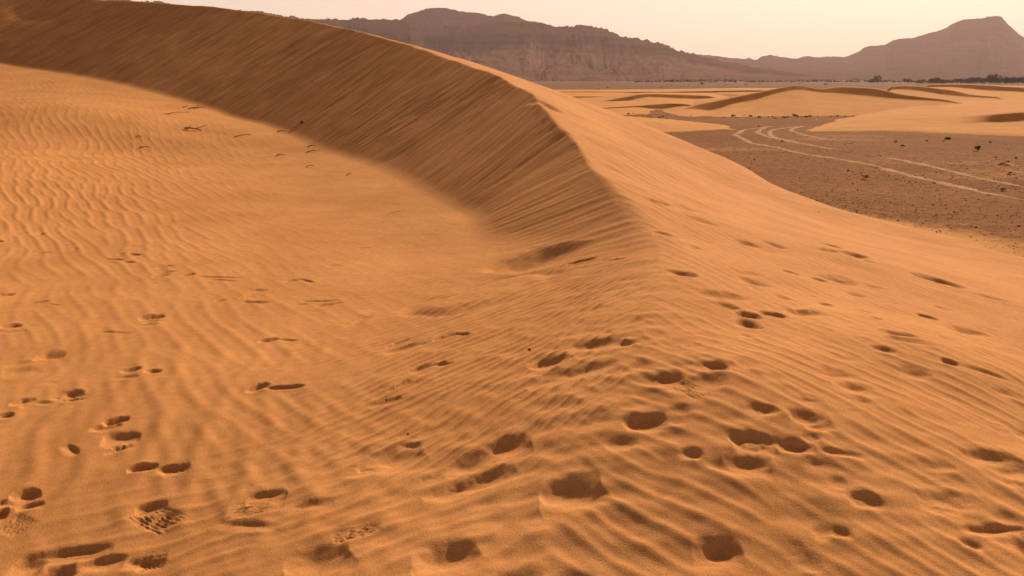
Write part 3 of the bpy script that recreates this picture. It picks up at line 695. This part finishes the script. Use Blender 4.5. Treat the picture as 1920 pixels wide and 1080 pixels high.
# ------------------------------------------------------------------ mountains
def mountain(name, label, ridge, Y0, depth, foot_v, mat, seed, cliff, jag, gully):
    n = 900
    R_ = catmull([at(u, v, Y0) for u, v in ridge], n // (len(ridge) - 1))
    m = len(R_); s = np.linspace(0, 1, m) * (R_[-1, 0] - R_[0, 0])
    zr = R_[:, 2] + jag * (0.5 * perlin(s / 60, s * 0, seed) + 0.6 * np.abs(perlin(s / 24, s * 0, seed + 1)) + 0.45 * np.abs(perlin(s / 11, s * 0, seed + 2)) - 0.35)
    ts = np.concatenate([np.linspace(-0.35, 0, 12, endpoint=False), np.linspace(0, 1, 170)])
    TT, SS = np.meshgrid(ts, s, indexing='ij')
    zz = R_[:, 2] + (zr - R_[:, 2]) * np.exp(-(np.clip(TT, 0, 1) / 0.025) ** 2)
    t = np.clip(TT, 0, 1)
    cw = cliff * (0.75 + 0.5 * perlin(SS / 350, SS * 0, seed + 4))
    edge = 0.12 + 0.05 * perlin(SS / 260, SS * 0, seed + 5) + 0.01 * perlin(SS / 45, SS * 0, seed + 6)
    prof = (1 - 0.9 * t * (t < 0.1) - 0.09 * (t >= 0.1)) * (1 - cw * sstep(edge, edge + 0.07, t))
    talus = (1 - sstep(0, 1, t) * 0.25 - 0.75 * t) ** 1.25
    prof = prof * (0.06 + 0.94 * talus) - 0.06 * t
    sw = SS + 70 * perlin(SS / 160, t * 2.2, seed + 20) + 25 * perlin(SS / 50, t * 5.0, seed + 21)
    spur = perlin(SS / 260 + 0.8 * t, t * 1.2, seed + 7)
    gl = np.abs(perlin(sw / 130 + 1.2 * t, t * 2.6, seed + 8)) + 0.5 * np.abs(perlin(sw / 50, t * 4.5, seed + 9)) + 0.3 * np.abs(perlin(sw / 21, t * 9.0, seed + 10))
    shape = sstep(0.10, 0.40, t) * (1 - t) ** 0.8
    z = zz * prof + zz * gully * shape * (0.95 * (spur - 0.45) - 0.40 * gl)
    z += zz * 0.016 * perlin(SS / 240, z / 9.0, seed + 40) * np.clip(t * 8, 0, 1) * (1 - t) ** 2
    z += zz * 0.022 * fbm(SS / 26, TT * 26, 4, seed + 12) * np.clip(t * 8, 0, 1) * (1 - t)
    z = np.where(TT < 0, zz * (1 + 1.4 * TT), z)
    yy = Y0 - TT * depth + 0.05 * depth * np.clip(t * 3, 0, 1) * (0.6 * spur + 0.4 * perlin(SS / 60, t * 2, seed + 14))
    xx = R_[:, 0] * yy / Y0
    z = np.where(t >= 0.995, -6.0, z)
    o = mesh_from(name, np.stack([xx, yy, z], -1), grid_faces(len(ts), m)[:, ::-1], mat)
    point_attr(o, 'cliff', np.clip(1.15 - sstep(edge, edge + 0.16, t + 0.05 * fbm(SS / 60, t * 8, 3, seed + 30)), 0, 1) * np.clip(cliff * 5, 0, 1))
    structure(o, label, 'mountain'); return o

FRONT = [(-500,30),(-200,12),(0,-4),(120,4),(215,-2),(262,1),(300,3),(400,14),(480,22),(514,26),(574,32),(641,36),(664,33),(690,36),(750,38),(780,45),(817,49),(855,47),(892,46),(967,43),(1005,43),(1020,44),(1031,49),
         (1065,50),(1095,46),(1125,50),(1151,60),(1170,69),(1200,72),(1219,77),(1249,83),(1262,90),(1279,96),(1294,100),(1335,110),(1390,121),(1450,131),(1520,140)]
BACK = [(690,70),(735,45),(752,36),(765,28),(791,19),(817,13.5),(855,19),(892,24),(922,29),(945,25.5),(967,30),(986,37),(1020,44),(1060,56),(1110,75)]
PEAK = [(1100,118),(1200,110),(1290,103),(1324,103),(1361,107),(1395,110),(1402,108),(1416,112),(1432,104),(1447,103),(1462,106),(1492,109.5),(1515,105),(1537,107),(1560,105),(1586,105),(1605,99),(1624,88),
        (1657,84),(1684,73),(1717,69),(1762,56),(1785,45),(1807,37),(1845,34.5),(1852,31),(1875,30),(1886,41),(1901,56),(1920,69),(1955,88),(2020,104),(2120,118),(2300,130)]
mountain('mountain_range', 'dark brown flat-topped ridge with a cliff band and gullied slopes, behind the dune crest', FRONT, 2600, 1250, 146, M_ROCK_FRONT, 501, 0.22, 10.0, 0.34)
mountain('mesa', 'rounded brown mesa top rising behind the dark ridge', BACK, 3300, 900, 146, M_ROCK_BACK, 521, 0.05, 7.0, 0.16)
mountain('mountain_peak', 'hazy mauve mountain with a broad flat peak at the right of the horizon', PEAK, 4000, 1500, 146, M_ROCK_BACK, 541, 0.04, 6.0, 0.14)

# ------------------------------------------------------------------ shrubs and trees
def leaf_cloud(r, n, rx, rz, size, clumps=6, z0=0.0):
    """small leaf faces gathered in uneven clumps through the crown"""
    cs = np.column_stack([r.normal(0, rx * 0.5, clumps), r.normal(0, rx * 0.5, clumps), z0 + rz * r.uniform(0.25, 0.95, clumps)])
    cr = r.uniform(0.3, 0.6, clumps)
    k = r.integers(0, clumps, n)
    d = r.normal(0, 1, (n, 3)); d /= np.linalg.norm(d, axis=1)[:, None]
    p = cs[k] + d * (r.uniform(0, 1, n) ** 0.5 * cr[k])[:, None] * np.array([rx, rx, rz * 0.75])
    p[:, 2] = np.maximum(p[:, 2], z0 + 0.02)
    a = r.normal(0, 1, (n, 3)); a /= np.linalg.norm(a, axis=1)[:, None]
    b = np.cross(a, r.normal(0, 1, (n, 3))); b /= np.linalg.norm(b, axis=1)[:, None]
    s = size * r.uniform(0.5, 1.4, (n, 1))
    V_ = np.stack([p - a * s, p - b * s * 0.5, p + a * s, p + b * s * 0.5], 1).reshape(-1, 3)
    return V_, np.arange(4 * n).reshape(-1, 4)

def tube(P, rad, seg=6):
    P = np.array(P, float); vs = []
    for k, p in enumerate(P):
        d = P[min(k + 1, len(P) - 1)] - P[max(k - 1, 0)]; d /= np.linalg.norm(d) + 1e-9
        a = np.cross(d, [0.31, 0.2, 0.93] if abs(d[2]) < 0.8 else [1, 0.1, 0]); a /= np.linalg.norm(a); b = np.cross(d, a)
        for j in range(seg):
            q = 2 * math.pi * j / seg
            vs.append(p + (a * math.cos(q) + b * math.sin(q)) * rad[k])
    f = []
    for k in range(len(P) - 1):
        for j in range(seg):
            f.append((k * seg + j, k * seg + (j + 1) % seg, (k + 1) * seg + (j + 1) % seg, (k + 1) * seg + j))
    for k0 in (0, (len(P) - 1) * seg):
        for j in range(1, seg // 2 ):
            f.append((k0 + j - 1 if j > 1 else k0, k0 + j, k0 + seg - 1 - j, k0 + seg - j if j > 1 else k0 + seg - 1))
    return np.array(vs), np.array(f)

def join(parts):
    vs, fs, o = [], [], 0
    for v, f in parts:
        vs.append(v); fs.append(f + o); o += len(v)
    return np.vstack(vs), np.vstack(fs)

def shrub_proto(seed, tall=1.0):
    r = np.random.default_rng(seed)
    e = bpy.data.objects.new('shrub', None); C.objects.link(e)
    parts = []
    for k in range(9):
        a = r.uniform(0, 6.28); t = r.uniform(0.15, 0.5)
        parts.append(tube([(0, 0, -0.05), (math.cos(a) * t * .5, math.sin(a) * t * .5, .22 * tall), (math.cos(a) * t, math.sin(a) * t, .55 * tall * r.uniform(.7, 1.2))], [.022, .014, .006], 5 if False else 6))
    mesh_from('stems', *join(parts), M_WOOD, parent=e)
    mesh_from('foliage', *leaf_cloud(r, 900, 0.5, 0.62 * tall, 0.05, 7), M_LEAF, smooth=False, parent=e)
    return e

def tree_proto(seed, h, w):
    r = np.random.default_rng(seed)
    e = bpy.data.objects.new('tree', None); C.objects.link(e)
    parts = [tube([(0, 0, -.2), (.1, 0, h * .3), (.05, .1, h * .6)], [.28, .2, .1], 8)]
    for k in range(6):
        a = r.uniform(0, 6.28)
        parts.append(tube([(.05, .05, h * r.uniform(.2, .45)), (math.cos(a) * w * .2, math.sin(a) * w * .2, h * .55), (math.cos(a) * w * .4, math.sin(a) * w * .4, h * r.uniform(.6, .85))], [.12, .08, .03], 8))
    mesh_from('trunk', *join(parts), M_WOOD, parent=e)
    v, f = leaf_cloud(r, 1500, w * .5, h * .8, 0.30, 11, h * .12)
    mesh_from('crown', v, f, M_TREE, smooth=False, parent=e)
    return e

def clone(root):
    c = root.copy(); C.objects.link(c)
    for ch in list(root.children):
        d = ch.copy(); C.objects.link(d); d.parent = c
    return c

SHRUB = [shrub_proto(11), shrub_proto(12, 0.8), shrub_proto(13, 1.2), shrub_proto(14, 0.9)]
first = [True] * 4
def shrub(u, v, width_px, label, group, flat=1.0):
    k = random.randrange(4)
    if first[k]: o, first[k] = SHRUB[k], False
    else: o = clone(SHRUB[k])
    p = at_z(u, v, -CZ)
    s = width_px / F_PX * p[1] / 1.5; flat *= 0.8
    o.location = (p[0], p[1], float(plain_z(p[0], p[1])) - 0.02)
    o.rotation_euler = (0, 0, random.uniform(0, 6.28)); o.scale = (s, s, s * flat * random.uniform(.8, 1.15))
    tag(o, label, 'shrub', group); return o

G1 = 'shrubs standing alone on the gravel plain'
shrub(1496, 0, 1, '', G1) if False else None
for u, v, w, lab in [
    (1776, 262, 19, 'widest dark shrub on the gravel just in front of the broad pale dune'),
    (1693, 275, 11, 'upright shrub of two tufts, left of the widest dark shrub'),
    (1737, 264, 9, 'small shrub directly left of the widest dark shrub'),
    (1680, 265, 8, 'tiny shrub with a pale sand patch at its foot'),
    (1833, 281, 18, 'flat spread-out shrub between the widest shrub and the right edge'),
    (1856, 267, 8, 'small round shrub near the toe of the broad pale dune'),
    (1888, 306, 15, 'shrub on top of a pale sand mound near the right edge'),
    (1905, 296, 8, 'small shrub behind and right of the mounded one'),
    (1867, 294, 7, 'small shrub behind and left of the mounded one'),
    (1893, 326, 11, 'shrub just below the mounded one, with a little sand before it'),
    (1881, 355, 12, 'shrub between the two straight wheel tracks near the right edge'),
    (1623, 333, 13, 'shrub with a sand drift, nearest side of the first wheel track'),
    (1590, 322, 8, 'small dark shrub on bare gravel, left of the drifted one'),
    (1404, 316, 8, 'greenish shrub nearest to the edge of the big dune'),
    (1415, 300, 8, 'small shrub a little beyond the greenish one'),
    (1467, 265, 9, 'shrub growing in the second wheel track'),
    (1655, 233, 12, 'dark flat shrub alone on the pale dune toe'),
    (1495, 263, 5, 'tiny shrub beside the inner wheel track'),
    (1422, 237, 7, 'small shrub at the far end of the nearest wheel track'),
    (1357, 236, 5, 'tiny shrub on the dark strip behind the sand tongue'),
    ]:
    shrub(u, v, w, lab, G1)
G2 = 'row of shrubs along the foot of the largest far dune'
for u, v, w in [(1375,219,12),(1395,218,9),(1403,217,13),(1408,219,10),(1424,221,10),(1432,216,6),(1440,220,5),(1448,220,8),(1453,222,7),(1470,221,11),(1477,220,10),(1489,218,14),(1494,220,9),(1503,219,6),(1512,220,12),(1518,219,9),(1533,218,5),(1557,219,6),(1570,219,8),(1583,219,5),(1356,221,6),(1380,222,5),(1598,217,5)]:
    shrub(u, v, w, 'dark shrub in the row along the foot of the largest far dune', G2)
G3 = 'shrubs on the dark strip left of the row'
for u, v, w in [(1178,215,8),(1187,214,6),(1215,219,5),(1220,221,8),(1236,221,9),(1243,219,7),(1295,217,6),(1206,220,4),(1250,223,5)]:
    shrub(u, v, w, 'small shrub in the loose cluster beyond the sand tongue', G3)
G4 = 'specks of shrub on the far plain'
rs = random.Random(5)
for k in range(46):
    u = rs.uniform(950, 1900); v = rs.choice([rs.uniform(157, 169), rs.uniform(158, 166)])
    if 1440 < u and v > 158: continue
    shrub(u, v, rs.uniform(3, 6), 'tiny dark shrub speck on the far plain before the mountains', G4)
for u, v, w, lab in [(1317,159,9,'darkest shrub on the far plain left of the dunes'),(1548,159,9,'lone bushy shrub standing behind the crest of the largest far dune')]:
    shrub(u, v, w, lab, G4)

# small sand mounds caught by shrubs
def mound(u, v, wpx, hm, label):
    p = at_z(u, v, -CZ); w = wpx / F_PX * p[1] / 2
    a = np.linspace(0, 2 * math.pi, 40); q = np.linspace(0, 1, 14)
    Q_, A_ = np.meshgrid(q, a, indexing='ij')
    x = p[0] + w * Q_ * np.cos(A_) * (1 + .15 * np.sin(3 * A_)); y = p[1] + w * 1.6 * Q_ * np.sin(A_)
    z = plain_z(x, y) - 0.03 + (hm + .03) * (1 - Q_ ** 2) ** 1.5 + 0.02 * perlin(x * 4, y * 4, 7)
    structure(mesh_from('sand_mound', np.stack([x, y, z], -1), grid_faces(14, 40)[:, ::-1], M_FAR), label, 'mound')
mound(1885, 311, 32, 0.16, 'pale sand mound under the shrub near the right edge')
mound(1621, 337, 18, 0.08, 'small sand drift beside the shrub by the first wheel track')
mound(1772, 264, 18, 0.10, 'sand drift before the widest dark shrub')
mound(1679, 266.5, 9, 0.10, 'little pale drift by the tiny shrub')
mound(1892, 329, 9, 0.10, 'little drift below the mounded shrub')
mound(1880, 358, 9, 0.08, 'little drift between the straight wheel tracks')
mound(1830, 284, 16, 0.07, 'flat drift before the spread-out shrub')

# the grove at the right of the horizon
TREE = [tree_proto(31, 6.0, 8.0), tree_proto(32, 5.0, 9.0), tree_proto(33, 7.0, 7.0)]
tfirst = [True] * 3
def tree(u, base_v, hpx, label, group=None, wide=1.0, Y=None):
    k = random.randrange(3)
    if tfirst[k]: o, tfirst[k] = TREE[k], False
    else: o = clone(TREE[k])
    p = at_z(u, base_v, -CZ) if Y is None else at(u, base_v, Y)
    s = hpx / F_PX * p[1] / (6.0, 5.0, 7.0)[k] / 0.95
    o.location = (p[0], p[1], 0.0); o.rotation_euler = (0, 0, random.uniform(0, 6.28)); o.scale = (s * wide, s * wide, s)
    tag(o, label, 'tree', group)
    return o
tree(1863, 157.3, 16.5, 'tallest tree of the grove below the mauve mountain', 'trees of the grove', 1.3)
tree(1755, 157.3, 11, 'round tree at the left end of the grove', 'trees of the grove', 1.0)
tree(1645, 156.0, 13, 'lone dark tree standing left of the grove', None, 0.95)
tree(1634, 156.0, 7, 'low tree touching the left side of the lone dark tree', None, 1.3)
tree(1702, 155.8, 7, 'small faint tree between the lone tree and the grove', None, 1.2)
for u in list(range(1722, 1926, 9)):
    hp = 6.5 + 3.5 * sstep(1780, 1830, u) + rs.uniform(-1, 2)
    tree(u + rs.uniform(-3, 3), 157.5 + rs.uniform(-.4, .4), hp, 'dark leafy tree within the continuous grove below the mauve mountain', 'trees of the grove', rs.uniform(1.1, 1.5))
for u in (1935, 1948, 1962, 1980):
    tree(u, 157.5, 9, 'dark leafy tree within the continuous grove below the mauve mountain', 'trees of the grove', 1.3)
# far line of scrub along the mountain foot
pr = []
rg = np.random.default_rng(61)
for k in range(230):
    u = rg.uniform(1190, 1725); p = at_z(u, 154.0 + rg.normal(0, .35), -CZ)
    hh = rg.uniform(1.2, 3.2) * (0.6 + 0.6 * abs(math.sin(u * .013)))
    v, f = leaf_cloud(rg, 34, hh * 1.5, hh, 0.6, 3)
    pr.append((v + np.array([p[0], p[1], 0]), f))
tag(mesh_from('scrub_line', *join(pr), M_TREE, smooth=False), 'thin dark line of far-off scrub and trees along the mountain foot', 'scrub', kind='stuff')

# ------------------------------------------------------------------ stones
def stone_mesh(r, size):
    n1, n2 = 5, 7
    vs = [(0, 0, -0.5)]
    for i in range(1, n1):
        for j in range(n2):
            a, b = math.pi * i / n1, 2 * math.pi * j / n2
            vs.append((math.sin(a) * math.cos(b), math.sin(a) * math.sin(b), -math.cos(a) * 0.6))
    vs.append((0, 0, 0.6))
    vs = np.array(vs) * r.uniform(0.7, 1.15, (len(vs), 1)) * size
    f = []
    for i in range(n1 - 2):
        for j in range(n2):
            f.append((1 + i * n2 + j, 1 + i * n2 + (j + 1) % n2, 1 + (i + 1) * n2 + (j + 1) % n2, 1 + (i + 1) * n2 + j))
    last = len(vs) - 1
    for j in range(0, n2 - 1, 2):
        f.append((0, 1 + (j + 2) % n2, 1 + j + 1, 1 + j)); b0 = 1 + (n1 - 2) * n2
        f.append((last, b0 + j, b0 + j + 1, b0 + (j + 2) % n2))
    return vs, np.array(f)

pr = []
rg = np.random.default_rng(71)
n_ok = 0
while n_ok < 8000:
    v_ = 240 + 260 * rg.uniform(0, 1) ** 0.8; u = rg.uniform(1180, 2050)
    p = at_z(u, v_, -CZ)
    if perlin(p[0] * .12, p[1] * .12, 301) < rg.uniform(-.8, .5): continue
    if rg.uniform() > sstep(20, 34, p[1]) * 0.8 + 0.2: continue
    b = min(S_L(np.array([p[0]]), np.array([p[1]]))[0], S_R(np.array([p[0]]), np.array([p[1]]))[0])
    if b > -0.02: continue
    s = min(0.006 + rg.exponential(0.007), 0.05)
    v, f = stone_mesh(rg, s)
    pr.append((v + np.array([p[0], p[1], float(plain_z(p[0], p[1])) + s * 0.15]), f)); n_ok += 1
tag(mesh_from('gravel', *join(pr), M_STONE, smooth=False), 'scattered small dark stones over the brown plain', 'gravel', kind='stuff')

for u, v, size, lab in [(566, 231, 0.075, 'single dark stone lying on the shaded slip face'), (1535, 398, 0.02, 'tiny dark pebble on the lit sand near the dune edge'),
                        (993, 657, 0.018, 'tiny dark pebble on the rippled slope above the deep footprints'), (765, 815, 0.010, 'tiny black pebble at the foot of the slope, above the hollow'),
                        (724, 751, 0.010, 'tiny pebble lying in a footprint at the foot of the slope'), (1205, 647, 0.012, 'tiny dark pebble right of the long footprint')]:
    p = hit([u], [v])[0]
    vs, f = stone_mesh(np.random.default_rng(int(u)), size)
    o = mesh_from('stone', vs, f, M_STONE); o.location = (p[0], p[1], p[2] + size * 0.4)
    tag(o, lab, 'stone')

# ------------------------------------------------------------------ twigs on the hollow floor
def twig(u1, v1, u2, v2, rad, mat, label, fork=False):
    a, b = hit([u1, u2], [v1, v2])
    r = np.random.default_rng(int(u1 * 7 + v1))
    P = []
    for t in np.linspace(0, 1, 9):
        q = a * (1 - t) + b * t
        w = np.linalg.norm(b - a) * 0.05
        q = q + np.array([r.normal(0, w * .4), r.normal(0, w), 0]); q[2] = dune_z(q[0], q[1]) + rad * 1.2 + 0.03 * math.sin(t * math.pi)
        P.append(q)
    parts = [tube(np.array(P) - a, np.linspace(rad, rad * .5, 9), 6)]
    if fork:
        for k in (3, 5):
            d = np.array([r.uniform(-.3, .3), r.uniform(.2, .6), 0.08])
            parts.append(tube([P[k] - a, P[k] - a + d * .5, P[k] - a + d], [rad * .7, rad * .5, rad * .3], 6))
    o = mesh_from('twig', *join(parts), mat); o.location = a
    tag(o, label, 'twig', 'twigs on the hollow floor')
twig(355, 205, 385, 202, .022, M_WOOD, 'dark twig nearest the shadow edge in the row of three', True)
twig(308, 215, 352, 210, .014, M_WOOD, 'thin long twig left of the twig nearest the shadow edge')
twig(343, 202, 352, 201, .014, M_WOOD, 'short twig bit above the thin long twig')
twig(345, 242, 378, 246, .025, M_WOOD, 'forked thick dark twig in the middle of the rippled floor', True)
twig(438, 258, 470, 253, .014, M_WOOD, 'straight slim twig right of the forked one')
twig(520, 248, 536, 247, .016, M_WOOD, 'small dark twig touching the shadow edge')
twig(573, 287, 600, 283, .012, M_WOOD, 'bent twig below the small one at the shadow edge', True)
twig(578, 276, 592, 274, .016, M_WOOD, 'short dark twig just outside the shadow, above the bent one')
twig(518, 293, 534, 292, .014, M_WOOD, 'dark stub of a twig with a pale end')
twig(255, 258, 266, 257, .012, M_WOOD, 'small twig on the ripples, upper of two')
twig(260, 279, 280, 277, .015, M_WOOD, 'small twig on the ripples, lower of two')
twig(573, 314, 590, 312, .010, M_WOOD, 'thin twig alone on the smooth sand')
twig(717, 409, 766, 394, .006, M_STRAW, 'pale bleached stalk on smooth sand near the end of the shadow')
twig(650, 330, 660, 326, .010, M_WOOD, 'small twig near the foot of the slip face')

# ------------------------------------------------------------------ dusty air
hz = bpy.data.materials.new('dusty_air'); hz.use_nodes = True
hn, hl_ = hz.node_tree.nodes, hz.node_tree.links
hn.clear()
ho = hn.new('ShaderNodeOutputMaterial'); hv = hn.new('ShaderNodeVolumePrincipled')
hv.inputs['Color'].default_value = (0.97, 0.71, 0.67, 1); hv.inputs['Density'].default_value = 0.000078
hv.inputs['Anisotropy'].default_value = 0.3
hl_.new(hv.outputs[0], ho.inputs['Volume'])
bx = np.array([(x, y, z) for z in (-9.0, 420.0) for y in (-400.0, 13000.0) for x in (-13000.0, 13000.0)])
haze = mesh_from('haze', bx, np.array([(0, 2, 3, 1), (4, 5, 7, 6), (0, 1, 5, 4), (2, 6, 7, 3), (0, 4, 6, 2), (1, 3, 7, 5)]), hz, smooth=False)
tag(haze, 'thin warm dust haze hanging over the plain and mountains', 'haze', kind='stuff')
